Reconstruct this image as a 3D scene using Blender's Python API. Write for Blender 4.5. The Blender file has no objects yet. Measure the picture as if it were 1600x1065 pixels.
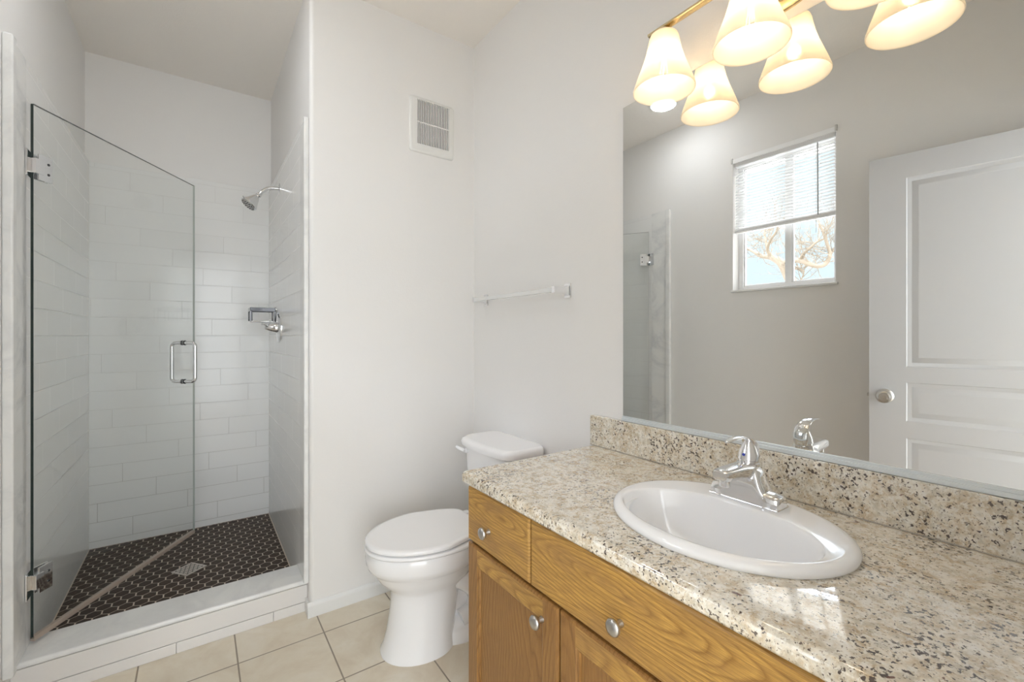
import bpy, bmesh, math, random
from math import sin, cos, pi, radians, sqrt, floor, hypot
from mathutils import Vector, Matrix
random.seed(7)
S = bpy.context.scene
C = S.collection

# ------------------------------------------------------------------ camera
YAW = radians(35.237); FPX = 696.44
cd = bpy.data.cameras.new('camera'); cam = bpy.data.objects.new('camera', cd); C.objects.link(cam)
cam.location = (0, 0, 1.2075); cam.rotation_euler = (pi / 2, 0, -YAW)
cd.sensor_width = 36; cd.sensor_fit = 'HORIZONTAL'; cd.lens = FPX / 1600 * 36
cd.shift_y = -(532.5 - 523.57) / 1600; cd.clip_start = 0.01; cd.clip_end = 200
S.camera = cam

# ------------------------------------------------------------------ exposure, world, lights
S.view_settings.view_transform = 'Standard'; S.view_settings.look = 'None'
S.view_settings.exposure = 0.66; S.view_settings.gamma = 1; S.view_settings.use_curve_mapping = False
S.cycles.diffuse_bounces = 8; S.cycles.max_bounces = 16; S.cycles.transparent_max_bounces = 16
S.cycles.glossy_bounces = 8; S.cycles.transmission_bounces = 10

W = bpy.data.worlds.new('sky'); S.world = W; W.use_nodes = True
wn = W.node_tree.nodes; wl = W.node_tree.links; wn.clear()
wo = wn.new('ShaderNodeOutputWorld'); wb = wn.new('ShaderNodeBackground')
wt = wn.new('ShaderNodeTexCoord'); ws = wn.new('ShaderNodeSeparateXYZ'); wr = wn.new('ShaderNodeValToRGB')
wl.new(wt.outputs['Generated'], ws.inputs[0]); wl.new(ws.outputs['Z'], wr.inputs[0])
wr.color_ramp.elements[0].position = 0.0; wr.color_ramp.elements[0].color = (.66, .78, .86, 1)
wr.color_ramp.elements[1].position = 1.0; wr.color_ramp.elements[1].color = (9, 9.8, 11, 1)
e = wr.color_ramp.elements.new(.33); e.color = (.64, .80, .90, 1)
e = wr.color_ramp.elements.new(.47); e.color = (9.2, 10.0, 11.4, 1)
wb.inputs['Strength'].default_value = 1.0
wl.new(wr.outputs[0], wb.inputs[0]); wl.new(wb.outputs[0], wo.inputs[0])

def light(name, kind, loc, energy, color, rot=(0, 0, 0), **kw):
    d = bpy.data.lights.new(name, kind); d.energy = energy; d.color = color
    for k, v in kw.items(): setattr(d, k, v)
    o = bpy.data.objects.new(name, d); C.objects.link(o); o.location = loc; o.rotation_euler = rot
    return o
# sun over the house roof, lighting the tree outside the window
light('sun', 'SUN', (3, 0, 8), .9, (1, .93, .82), (radians(-20), radians(48), 0), angle=.01)
# added unseen fill light behind the camera, brightening the room through the doorway
light('added_doorway_fill', 'AREA', (-.05, -2.45, 1.38), 80, (.84, .92, 1.0), (pi / 2, 0, 0),
      shape='RECTANGLE', size=3.3, size_y=2.6)
BULB_W, LED_E = .42, 37.0

# ------------------------------------------------------------------ material helpers
def nt(name):
    m = bpy.data.materials.new(name); m.use_nodes = True; t = m.node_tree
    return m, t.nodes, t.links, t.nodes['Principled BSDF']
def mat(name, col, rough=.5, metal=0, **kw):
    m, n, l, b = nt(name)
    b.inputs['Base Color'].default_value = (*col, 1); b.inputs['Roughness'].default_value = rough
    b.inputs['Metallic'].default_value = metal
    for k, v in kw.items(): b.inputs[k].default_value = v
    return m
class N:
    """small node builder"""
    def __init__(s, name): s.m, s.n, s.l, s.b = nt(name); s._c = None
    def node(s, t, **kw):
        x = s.n.new(t)
        for k, v in kw.items(): setattr(x, k, v)
        return x
    def set(s, inp, v):
        if isinstance(v, bpy.types.NodeSocket): s.l.new(v, inp)
        elif isinstance(v, tuple) and len(v) == 3 and inp.type == 'RGBA': inp.default_value = (*v, 1)
        else: inp.default_value = v
    def co(s):
        if s._c is None: s._c = s.node('ShaderNodeTexCoord').outputs['Object']
        return s._c
    def xyz(s, c=None):
        x = s.node('ShaderNodeSeparateXYZ'); s.l.new(c or s.co(), x.inputs[0]); return x.outputs
    def comb(s, a, b, c):
        x = s.node('ShaderNodeCombineXYZ')
        for i, v in enumerate((a, b, c)): s.set(x.inputs[i], v)
        return x.outputs[0]
    def mth(s, op, a, b=None, c=None):
        x = s.node('ShaderNodeMath', operation=op); s.set(x.inputs[0], a)
        if b is not None: s.set(x.inputs[1], b)
        if c is not None: s.set(x.inputs[2], c)
        return x.outputs[0]
    def map(s, scale=(1, 1, 1), loc=(0, 0, 0), rot=(0, 0, 0), c=None):
        x = s.node('ShaderNodeMapping'); s.l.new(c or s.co(), x.inputs[0])
        x.inputs['Location'].default_value = loc; x.inputs['Rotation'].default_value = rot; x.inputs['Scale'].default_value = scale
        return x.outputs[0]
    def noise(s, scale, detail=2, rough=.5, vec=None, dist=0, out=0):
        x = s.node('ShaderNodeTexNoise'); x.inputs['Scale'].default_value = scale; x.inputs['Detail'].default_value = detail
        x.inputs['Roughness'].default_value = rough; x.inputs['Distortion'].default_value = dist
        s.l.new(vec or s.co(), x.inputs['Vector']); return x.outputs[out]
    def vor(s, scale, vec=None, feature='F1', out='Distance', rnd=1):
        x = s.node('ShaderNodeTexVoronoi', feature=feature); x.inputs['Scale'].default_value = scale
        x.inputs['Randomness'].default_value = rnd
        s.l.new(vec or s.co(), x.inputs['Vector']); return x.outputs[out]
    def ramp(s, fac, stops, interp='LINEAR'):
        x = s.node('ShaderNodeValToRGB'); s.l.new(fac, x.inputs[0]); r = x.color_ramp; r.interpolation = interp
        while len(r.elements) < len(stops): r.elements.new(.5)
        for e_, (p, c) in zip(r.elements, stops):
            e_.position = p; e_.color = (*c, 1) if isinstance(c, tuple) else (c, c, c, 1)
        return x.outputs[0]
    def mix(s, fac, a, b):
        x = s.node('ShaderNodeMix', data_type='RGBA'); s.set(x.inputs[0], fac); s.set(x.inputs[6], a); s.set(x.inputs[7], b)
        return x.outputs[2]
    def bump(s, h, strength=.3, dist=.001):
        x = s.node('ShaderNodeBump'); x.inputs['Strength'].default_value = strength; x.inputs['Distance'].default_value = dist
        s.l.new(h, x.inputs['Height']); s.l.new(x.outputs[0], s.b.inputs['Normal'])
    def out(s, **kw):
        for k, v in kw.items(): s.set(s.b.inputs[k.replace('_', ' ')], v)
        return s.m

def paint(name, col, bump=.2):
    t = N(name); n1 = t.noise(150, 3, .6); n2 = t.noise(28, 2, .5)
    t.bump(t.mth('ADD', n1, t.mth('MULTIPLY', n2, 1.3)), bump, .0016)
    v = t.noise(1.3, 2)
    return t.out(Base_Color=t.mix(v, tuple(c * .985 for c in col), tuple(min(1, c * 1.01) for c in col)), Roughness=.62)
M = {}
M['wall'] = paint('wall_paint', (.825, .812, .796))
M['ceiling'] = paint('ceiling_paint', (.89, .85, .80), .4)
M['outer'] = mat('outer_shell', (.6, .57, .52), .9)
M['trim'] = mat('white_trim_paint', (.80, .80, .79), .35)
M['door'] = mat('door_paint', (.56, .56, .57), .38)
M['porcelain'] = mat('porcelain', (.91, .91, .92), .07, **{'Coat Weight': .3, 'Coat Roughness': .03})
M['seat'] = mat('seat_plastic', (.92, .92, .93), .18)
M['chrome'] = mat('chrome', (.86, .86, .87), .06, 1)
M['dark_chrome'] = mat('dark_chrome', (.10, .10, .105), .15, 1)
M['nickel'] = mat('satin_nickel', (.58, .57, .56), .28, 1)
M['brass'] = mat('polished_brass', (.72, .60, .38), .2, 1)
M['plastic'] = mat('vent_plastic', (.80, .79, .76), .4)
M['black'] = mat('dark_cavity', (.05, .047, .043), .8)
M['mirror'] = mat('mirror_silver', (.86, .87, .86), 0.0, 1)
M['mirror_edge'] = mat('mirror_edge', (.25, .30, .33), .15, .6)
M['channel'] = mat('aluminium_channel', (.74, .78, .80), .3, .4)
M['vinyl'] = mat('window_vinyl', (.93, .93, .94), .3)
M['caulk'] = mat('caulk', (.80, .78, .73), .5)
M['sweep'] = mat('tan_vinyl_sweep', (.42, .34, .28), .3)
M['red'] = mat('red_dot', (.5, .03, .03), .3); M['blue'] = mat('blue_dot', (.03, .05, .4), .3)
M['bark'] = mat('bark', (.21, .165, .115), .9)
M['dirt'] = mat('pale_gravel', (.45, .43, .39), 1)
M['acrylic'] = mat('white_bar_finish', (.80, .80, .79), .16, .25)

def tile_mat(name, axis):
    t = N(name); X = t.xyz(); a = X[axis]; z = X['Z']
    r = t.mth('DIVIDE', t.mth('SUBTRACT', z, .0876), .1016); row = t.mth('FLOOR', r); fz = t.mth('FRACT', r)
    off = t.mth('FRACT', t.mth('MULTIPLY', row, .37))
    q = t.mth('ADD', t.mth('DIVIDE', t.mth('ADD', a, .2963), .398), off); fa = t.mth('FRACT', q)
    dz = t.mth('MULTIPLY', t.mth('SUBTRACT', .5, t.mth('ABSOLUTE', t.mth('SUBTRACT', fz, .5))), .1016)
    da = t.mth('MULTIPLY', t.mth('SUBTRACT', .5, t.mth('ABSOLUTE', t.mth('SUBTRACT', fa, .5))), .398)
    low = t.mth('GREATER_THAN', z, .09)
    d = t.mth('MINIMUM', dz, t.mth('ADD', da, t.mth('MULTIPLY', t.mth('SUBTRACT', 1, low), 1)))
    g = t.ramp(t.mth('DIVIDE', d, .004), [(.08, 0.0), (.32, 1.0)])
    cell = t.noise(1, 0, .5, vec=t.comb(t.mth('MULTIPLY', t.mth('FLOOR', q), 7.7), t.mth('MULTIPLY', row, 5.3), 0.0))
    # grout darker low down, paler towards the top
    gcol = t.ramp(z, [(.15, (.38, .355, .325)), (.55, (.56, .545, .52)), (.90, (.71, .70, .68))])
    base = t.mix(cell, (.82, .82, .81), (.86, .86, .85))
    tilt = t.mth('MULTIPLY', t.mth('SUBTRACT', cell, .5), t.mth('ADD', fz, fa))
    t.bump(t.mth('ADD', g, t.mth('MULTIPLY', tilt, 1.2)), .55, .0012)
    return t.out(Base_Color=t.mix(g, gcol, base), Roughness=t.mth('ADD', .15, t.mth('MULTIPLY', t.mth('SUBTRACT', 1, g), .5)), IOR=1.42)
M['tile_back'] = tile_mat('subway_tile_x', 'X'); M['tile_side'] = tile_mat('subway_tile_y', 'Y')

def marble(name, vein):
    t = N(name); v = t.map((1, .7, 1), rot=(.3, .5, .2)); n = t.noise(3.0, 5, .6, v, 1.5)
    w = t.ramp(n, [(.40, 0.0), (.50, 1.0), (.60, 0.0)]); n2 = t.noise(9, 4, .6)
    f = t.mth('MULTIPLY', w, t.mth('MULTIPLY', n2, .9))
    return t.out(Base_Color=t.mix(f, (.84, .84, .825), vein), Roughness=.14)
M['marble'] = marble('white_marble', (.68, .68, .685)); M['marble_veined'] = marble('veined_marble', (.56, .57, .59))

def floor_mat():
    t = N('floor_tile'); X = t.xyz(); p = .2985
    qx = t.mth('DIVIDE', t.mth('SUBTRACT', X['X'], .123), p); qy = t.mth('DIVIDE', t.mth('SUBTRACT', X['Y'], 1.921), p)
    d = []
    for q in (qx, qy): d.append(t.mth('SUBTRACT', .5, t.mth('ABSOLUTE', t.mth('SUBTRACT', t.mth('FRACT', q), .5))))
    dd = t.mth('MULTIPLY', t.mth('MINIMUM', *d), p)
    g = t.ramp(t.mth('DIVIDE', dd, .005), [(.42, 0.0), (.62, 1.0)])
    cell = t.noise(1, 0, .5, vec=t.comb(t.mth('MULTIPLY', t.mth('FLOOR', qx), 7.7), t.mth('MULTIPLY', t.mth('FLOOR', qy), 5.3), 0.0))
    n = t.noise(5.5, 5, .6, dist=.8); n2 = t.noise(45, 3, .6)
    c = t.ramp(n, [(.30, (.66, .57, .44)), (.50, (.75, .68, .55)), (.70, (.82, .77, .67))])
    c = t.mix(t.mth('MULTIPLY', n2, .22), c, (.56, .47, .36)); c = t.mix(t.mth('MULTIPLY', cell, .2), c, (.78, .72, .62))
    t.bump(t.mth('ADD', g, t.mth('MULTIPLY', n, .25)), .5, .0015)
    return t.out(Base_Color=t.mix(g, (.30, .25, .19), c), Roughness=t.mth('ADD', .30, t.mth('MULTIPLY', n2, .15)))
M['floor'] = floor_mat()
M['hex'] = mat('brown_hexagon_tile', (.055, .036, .025), .5, **{'Specular IOR Level': .25}); M['grout'] = mat('pale_grout', (.62, .54, .46), .9)

def granite():
    t = N('granite'); v = t.map(rot=(.5, .3, .7))
    n = t.noise(34, 6, .72, v, .5); c = t.ramp(n, [(.32, (.44, .32, .19)), (.43, (.64, .53, .38)), (.53, (.81, .745, .63)), (.68, (.87, .84, .78))])
    n3 = t.noise(60, 4, .7, t.map(loc=(4, 2, 7)), .4)
    c = t.mix(t.ramp(n3, [(.46, 0.0), (.64, .7)]), c, (.53, .48, .38))
    n3b = t.noise(85, 3, .7, t.map(loc=(14, 12, 7)), .3)
    c = t.mix(t.ramp(n3b, [(.52, 0.0), (.62, .8)]), c, (.83, .80, .73))
    # dark mineral flecks: big ones gathered in patches, small ones everywhere
    cl = t.noise(9, 2, .5, t.map(loc=(9, 9, 1))); s1 = t.noise(145, 3, .55, t.map(loc=(1, 5, 3)), .3)
    k1 = t.ramp(t.mth('ADD', s1, t.mth('MULTIPLY', t.mth('SUBTRACT', cl, .5), .34)), [(.60, 0.0), (.635, 1.0)])
    s2 = t.noise(230, 2, .5, t.map(loc=(3, 1, 8)), .4); k2 = t.ramp(s2, [(.62, 0.0), (.68, .8)])
    c = t.mix(k2, c, (.22, .16, .11)); c = t.mix(k1, c, (.085, .062, .052))
    s4 = t.noise(40, 2, .5, t.map(loc=(8, 1, 2)), .5); k4 = t.ramp(s4, [(.72, 0.0), (.75, .9)])
    c = t.mix(k4, c, (.13, .035, .022))
    return t.out(Base_Color=c, Roughness=.06, IOR=1.55, Coat_Weight=1.0, Coat_Roughness=.012)
M['granite'] = granite()

def oak(name, vertical, off):
    t = N(name)
    rot = (0, 0, 0)
    X = t.xyz(t.map(loc=off)); a, b = (X['Z'], X['Y']) if vertical else (X['Y'], X['Z'])   # a along grain, b across
    wob = t.noise(1, 3, .5, vec=t.comb(t.mth('MULTIPLY', a, 3.5), t.mth('MULTIPLY', b, 9), 0.0))
    wob2 = t.noise(1, 2, .5, vec=t.comb(t.mth('MULTIPLY', a, 1.1), t.mth('MULTIPLY', b, 2.5), 5.0))
    a2 = t.mth('MULTIPLY', t.mth('SUBTRACT', t.mth('FRACT', t.mth('MULTIPLY', t.mth('ADD', a, .13), .9)), .5), .17)
    b2 = t.mth('SUBTRACT', t.mth('FRACT', t.mth('MULTIPLY', t.mth('ADD', b, .02), 1 / .34 if vertical else 1 / .165)), .5)
    b2 = t.mth('MULTIPLY', b2, .34 if vertical else .165)
    rad = t.mth('SQRT', t.mth('ADD', t.mth('POWER', a2, 2.0), t.mth('ADD', t.mth('POWER', b2, 2.0), .0001)))
    r = t.mth('ADD', t.mth('MULTIPLY', rad, 125 if not vertical else 95), t.mth('ADD', t.mth('MULTIPLY', wob, 4.0), t.mth('MULTIPLY', wob2, 5.0)))
    ring = t.mth('FRACT', r)
    rr = t.ramp(ring, [(0.0, .0), (.22, .6), (.75, 1.0), (.95, .35), (1.0, .0)])
    pores = t.noise(1, 4, .7, vec=t.comb(t.mth('MULTIPLY', a, 22), t.mth('MULTIPLY', b, 900), t.mth('MULTIPLY', X['X'], 300)))
    pr_ = t.ramp(pores, [(.42, 0.0), (.60, 1.0)])
    patch = t.noise(1, 3, .5, vec=t.comb(t.mth('MULTIPLY', a, 6), t.mth('MULTIPLY', b, 16), 2.0))
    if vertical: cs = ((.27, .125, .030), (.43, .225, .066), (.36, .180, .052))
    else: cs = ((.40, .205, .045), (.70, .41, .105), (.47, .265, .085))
    c = t.mix(rr, cs[0], cs[1]); c = t.mix(t.ramp(patch, [(.48, 0.0), (.62, .75)]), c, cs[2])
    c = t.mix(t.mth('MULTIPLY', t.mth('SUBTRACT', 1, pr_), .5), c, (.15, .068, .022))
    t.bump(pr_, .12, .0005)
    return t.out(Base_Color=c, Roughness=.33, Coat_Weight=.08, Coat_Roughness=.2)
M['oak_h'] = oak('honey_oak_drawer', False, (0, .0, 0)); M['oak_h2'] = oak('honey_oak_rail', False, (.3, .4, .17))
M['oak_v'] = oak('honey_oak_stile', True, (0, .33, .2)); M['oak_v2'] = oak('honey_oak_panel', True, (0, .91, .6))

def glass(name, tint, transp, gloss_rough=0.0, ior=1.45, fac_min=0.0):
    m, n, l, b = nt(name); n.remove(b); o = n['Material Output']
    tr = n.new('ShaderNodeBsdfTransparent'); tr.inputs[0].default_value = (*tint, 1)
    gl = n.new('ShaderNodeBsdfGlossy'); gl.inputs['Roughness'].default_value = gloss_rough
    lw = n.new('ShaderNodeLayerWeight'); lw.inputs['Blend'].default_value = .5
    pw = n.new('ShaderNodeMath'); pw.operation = 'POWER'; l.new(lw.outputs['Facing'], pw.inputs[0]); pw.inputs[1].default_value = 5
    fr = n.new('ShaderNodeMath'); fr.operation = 'MULTIPLY_ADD'; f0 = ((ior - 1) / (ior + 1)) ** 2
    l.new(pw.outputs[0], fr.inputs[0]); fr.inputs[1].default_value = 1 - f0; fr.inputs[2].default_value = f0
    mx = n.new('ShaderNodeMixShader'); l.new(fr.outputs[0], mx.inputs[0]); l.new(tr.outputs[0], mx.inputs[1]); l.new(gl.outputs[0], mx.inputs[2])
    l.new(mx.outputs[0], o.inputs[0]); return m
M['glass'] = glass('shower_glass', (.984, .990, .986), 1)
M['glass_edge'] = mat('glass_edge', (.035, .05, .045), .15)
M['pane'] = glass('window_glass', (.98, .98, .98), 1)
M['bulb'] = glass('bulb_glass', (1, .99, .97), 1, ior=1.3)
def shade_mat():
    m, n, l, b = nt('frosted_shade_glass'); o = n['Material Output']
    b.inputs['Base Color'].default_value = (.86, .82, .74, 1); b.inputs['Roughness'].default_value = .35
    tl = n.new('ShaderNodeBsdfTranslucent'); tl.inputs[0].default_value = (.97, .90, .78, 1)
    tr = n.new('ShaderNodeBsdfTransparent'); tr.inputs[0].default_value = (1, .95, .86, 1)
    m1 = n.new('ShaderNodeMixShader'); m1.inputs[0].default_value = .55; l.new(b.outputs[0], m1.inputs[1]); l.new(tl.outputs[0], m1.inputs[2])
    m2 = n.new('ShaderNodeMixShader'); m2.inputs[0].default_value = .16; l.new(m1.outputs[0], m2.inputs[1]); l.new(tr.outputs[0], m2.inputs[2])
    l.new(m2.outputs[0], o.inputs[0]); return m
M['shade'] = shade_mat()
def slat_mat():
    m, n, l, b = nt('blind_slat_vinyl'); o = n['Material Output']
    b.inputs['Base Color'].default_value = (.86, .86, .86, 1); b.inputs['Roughness'].default_value = .4; b.inputs['Base Color'].default_value = (.92, .92, .92, 1)
    tl = n.new('ShaderNodeBsdfTranslucent'); tl.inputs[0].default_value = (.70, .70, .70, 1)
    m1 = n.new('ShaderNodeMixShader'); m1.inputs[0].default_value = .55; l.new(b.outputs[0], m1.inputs[1]); l.new(tl.outputs[0], m1.inputs[2])
    l.new(m1.outputs[0], o.inputs[0]); return m
M['slat'] = slat_mat()
def emis(name, col, s):
    return mat(name, (.8, .8, .8), .5, **{'Emission Color': (*col, 1), 'Emission Strength': s})
M['filament'] = emis('glowing_filament', (1, .82, .55), 30)
M['led'] = emis('glowing_led_lens', (.94, .965, 1.0), LED_E)

# ------------------------------------------------------------------ mesh helpers
class MB:
    def __init__(s): s.v, s.f, s.m = [], [], []
    def add(s, vs, fs, mi=0):
        o = len(s.v); s.v += [tuple(p) for p in vs]; s.f += [tuple(i + o for i in f) for f in fs]; s.m += [mi] * len(fs); return s
    def box(s, x0, x1, y0, y1, z0, z1, bev=0, seg=2, mi=0, T=None):
        bm = bmesh.new(); bmesh.ops.create_cube(bm, size=1)
        for v in bm.verts: v.co = Vector((x0 + (v.co.x + .5) * (x1 - x0), y0 + (v.co.y + .5) * (y1 - y0), z0 + (v.co.z + .5) * (z1 - z0)))
        if bev: bmesh.ops.bevel(bm, geom=bm.edges[:], offset=bev, segments=seg, affect='EDGES', profile=.5)
        bm.verts.index_update(); vs = [v.co.copy() for v in bm.verts]; fs = [[v.index for v in f.verts] for f in bm.faces]; bm.free()
        if T: vs = [T(p) for p in vs]
        return s.add(vs, fs, mi)
    def loft(s, rings, cap0=True, cap1=True, mi=0, closed=True):
        n = len(rings[0]); vs = [p for r in rings for p in r]; fs = []
        for i in range(len(rings) - 1):
            for j in range(n if closed else n - 1):
                k = (j + 1) % n; fs.append((i * n + j, i * n + k, (i + 1) * n + k, (i + 1) * n + j))
        if cap0: fs.append(tuple(range(n))[::-1])
        if cap1: fs.append(tuple(range((len(rings) - 1) * n, len(rings) * n)))
        return s.add(vs, fs, mi)
    def lathe(s, prof, o, ax=(0, 0, 1), n=32, cap0=True, cap1=True, mi=0):
        ax = Vector(ax).normalized(); u = ax.orthogonal().normalized(); w = ax.cross(u); o = Vector(o)
        return s.loft([[o + ax * z + (u * cos(2 * pi * j / n) + w * sin(2 * pi * j / n)) * r for j in range(n)] for r, z in prof], cap0, cap1, mi)
    def tube(s, pts, r, n=12, mi=0, sm=0, flat=None):
        pts = [Vector(p) for p in pts]; rs = r if isinstance(r, (list, tuple)) else [r] * len(pts)
        if sm:
            P, R = [], []
            for i in range(len(pts) - 1):
                p0 = pts[max(i - 1, 0)]; p1 = pts[i]; p2 = pts[i + 1]; p3 = pts[min(i + 2, len(pts) - 1)]
                for k in range(sm):
                    t = k / sm
                    P.append(.5 * ((2 * p1) + (p2 - p0) * t + (2 * p0 - 5 * p1 + 4 * p2 - p3) * t * t + (3 * p1 - p0 - 3 * p2 + p3) * t ** 3))
                    R.append(rs[i] * (1 - t) + rs[i + 1] * t)
            P.append(pts[-1]); R.append(rs[-1]); pts, rs = P, R
        rings = []; u = None
        for i, p in enumerate(pts):
            d = (pts[min(i + 1, len(pts) - 1)] - pts[max(i - 1, 0)]).normalized()
            if u is None: u = Vector(flat[0]).normalized() if flat else d.orthogonal().normalized()
            u = (u - d * u.dot(d)).normalized(); w = d.cross(u)
            q = flat[1] if flat else 1
            rings.append([p + (u * cos(2 * pi * j / n) + w * sin(2 * pi * j / n) * q) * rs[i] for j in range(n)])
        return s.loft(rings, mi=mi)
    def rects(s, rs, mi=0, cap=True, back=True):
        """rs: list of 4-corner rings"""
        return s.loft(rs, back, cap, mi)
    def build(s, name, mats, parent=None, smooth=30, orig=None):
        o = Vector(orig if orig is not None else (ORG.get(parent.name, (0, 0, 0)) if parent else (0, 0, 0)))
        me = bpy.data.meshes.new(name); me.from_pydata([Vector(p) - o for p in s.v], [], s.f)
        for m_ in (mats if isinstance(mats, list) else [mats]): me.materials.append(M[m_] if isinstance(m_, str) else m_)
        me.polygons.foreach_set('material_index', s.m)
        bm = bmesh.new(); bm.from_mesh(me); bmesh.ops.recalc_face_normals(bm, faces=bm.faces); bm.to_mesh(me); bm.free()
        if smooth:
            me.polygons.foreach_set('use_smooth', [True] * len(me.polygons)); me.set_sharp_from_angle(angle=radians(smooth))
        ob = bpy.data.objects.new(name, me); C.objects.link(ob)
        if smooth:
            wn_ = ob.modifiers.new('weighted_normals', 'WEIGHTED_NORMAL'); wn_.keep_sharp = True; wn_.weight = 90
        if parent: ob.parent = parent; ORG[ob.name] = tuple(o)
        else: ob.location = o; ORG[ob.name] = tuple(o)
        return ob
ORG = {}
def tag(o, label, cat=None, group=None, kind=None):
    o['label'] = label
    if cat: o['category'] = cat
    if group: o['group'] = group
    if kind: o['kind'] = kind
    return o
def thing(name, loc, label, cat, group=None):
    o = bpy.data.objects.new(name, None); C.objects.link(o); o.location = loc; o.empty_display_size = .1; ORG[o.name] = tuple(loc)
    return tag(o, label, cat, group)
def struct(name, mb, mats, label=None, parent=None, smooth=30):
    o = mb.build(name, mats, parent, smooth)
    if parent is None: o['kind'] = 'structure'
    if label: o['label'] = label
    return o
def ell(cx, cy, a, b, z, n=64, p=2.0):
    out = []
    for j in range(n):
        t = 2 * pi * j / n; c_, s_ = cos(t), sin(t)
        out.append(Vector((cx + a * abs(c_) ** (2 / p) * (1 if c_ >= 0 else -1), cy + b * abs(s_) ** (2 / p) * (1 if s_ >= 0 else -1), z)))
    return out

# ------------------------------------------------------------------ dimensions
H = 2.74; XR = 1.2083; YB = 2.0636; XP = .395; XL = -.495; YS = 3.2957; ZT = 2.146; YF = -.01
TL, TR, TB = XL + .018, XP - .014, YS - .012       # tiled faces

# ------------------------------------------------------------------ setting
struct('floor', MB().box(-1.9, 2.0, -2.7, 3.45, -.12, 0), 'floor', 'beige square floor tiles with thin brown grout lines')
struct('ceiling', MB().box(-1.9, 2.0, -2.7, 3.45, H, H + .12), 'ceiling', 'flat greyish textured ceiling')
# left wall with the window opening
wy0, wy1, wz0, wz1 = .985, 1.5685, 1.503, 2.345
w = MB(); XO = XL - .13
w.box(XO, XL, -.13, wy0, 0, H).box(XO, XL, wy1, YS + .15, 0, H).box(XO, XL, wy0, wy1, 0, wz0).box(XO, XL, wy0, wy1, wz1, H)
struct('wall_left', w, 'wall', 'off-white textured wall with the small window, seen in the mirror', smooth=0)
struct('wall_right', MB().box(XR, XR + .12, -.13, YS + .15, 0, H), 'wall', 'off-white wall behind mirror, vanity and toilet')
# back wall with the rounded outside corner at the shower opening
def backwall():
    r = .018; pts = [(XP, YS), (XP, YB + r)]
    for k in range(1, 9):
        a = pi / 2 * k / 8; pts.append((XP + r - r * cos(a), YB + r - r * sin(a)))
    pts += [(XR, YB), (XR, YB + .12), (XP + .12, YB + .12), (XP + .12, YS)]
    return MB().loft([[(x, y, 0) for x, y in pts], [(x, y, H) for x, y in pts]])
struct('wall_back', backwall(), 'wall', 'off-white wall with the vent, between shower opening and mirror wall', smooth=35)
struct('wall_shower_back', MB().box(XL, XP + .12, YS, YS + .15, 0, H), 'wall', 'plain painted wall above the tiles at the shower end')
fw = MB(); DX0, DX1, DZ = -.405, .455, 2.07
fw.box(XO, DX0, -.13, YF, 0, H).box(DX1, XR, -.13, YF, 0, H).box(DX0, DX1, -.13, YF, DZ, H)
struct('wall_front', fw, 'wall', smooth=0)
bw = MB(); bw.box(-1.9, -1.8, -2.7, -.13, 0, H).box(1.9, 2.0, -2.7, -.13, 0, H).box(-1.9, 2.0, -2.7, -2.6, 0, H).box(-1.8, XO, -.25, -.13, 0, H).box(XR + .12, 1.9, -.25, -.13, 0, H)
struct('wall_bedroom', bw, 'wall', smooth=0)
struct('roof', MB().box(-2.2, 2.3, -3, 3.7, H + .12, H + .3), 'outer')
struct('ground', MB().box(-60, XO - .0, -40, 60, -.4, -.15), 'dirt')

# tiles, marble strips
ZB = .050
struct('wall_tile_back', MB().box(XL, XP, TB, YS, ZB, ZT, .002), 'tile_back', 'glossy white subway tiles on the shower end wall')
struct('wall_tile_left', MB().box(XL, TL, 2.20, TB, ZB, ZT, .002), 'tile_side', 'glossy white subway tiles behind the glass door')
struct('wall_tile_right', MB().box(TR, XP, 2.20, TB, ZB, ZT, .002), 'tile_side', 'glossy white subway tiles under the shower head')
struct('trim_left', MB().box(XL, TL + .001, 2.07, 2.20, .136, ZT, .002).box(XL, TL + .008, 2.035, 2.072, .136, ZT + .004, .006, 3, mi=1),
       ['marble_veined', 'marble'], 'grey-veined marble jamb strip carrying the glass door hinges')
struct('trim_right', MB().box(TR - .001, XP, 2.10, 2.20, .136, ZT, .002).box(TR - .006, XP, 2.079, 2.102, .136, ZT + .004, .006, 3),
       'marble', 'white marble jamb strip at the right side of the shower opening')
# curb
YC0, YC1, ZC = 2.1152, 2.290, .136
cb = MB(); cb.box(XL, XP, YC0 + .008, YC1 - .004, 0, ZC - .018)
cb.box(XL, XP, YC0 - .002, YC1, ZC - .020, ZC, .0085, 4, mi=1)
cb.box(XL, XP, YC0 + .001, YC0 + .01, .0425, ZC - .021, .002, mi=0)
x = XL
for x0, x1 in ((XL, -.0655), (-.064, .262), (.2635, XP)): cb.box(x0, x1, YC0 + .0, YC0 + .01, 0, .0405, .002, mi=0)
struct('trim_curb', cb, [mat('curb_tile', (.77, .75, .73), .12), 'marble'], 'white marble-topped shower curb')

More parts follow.
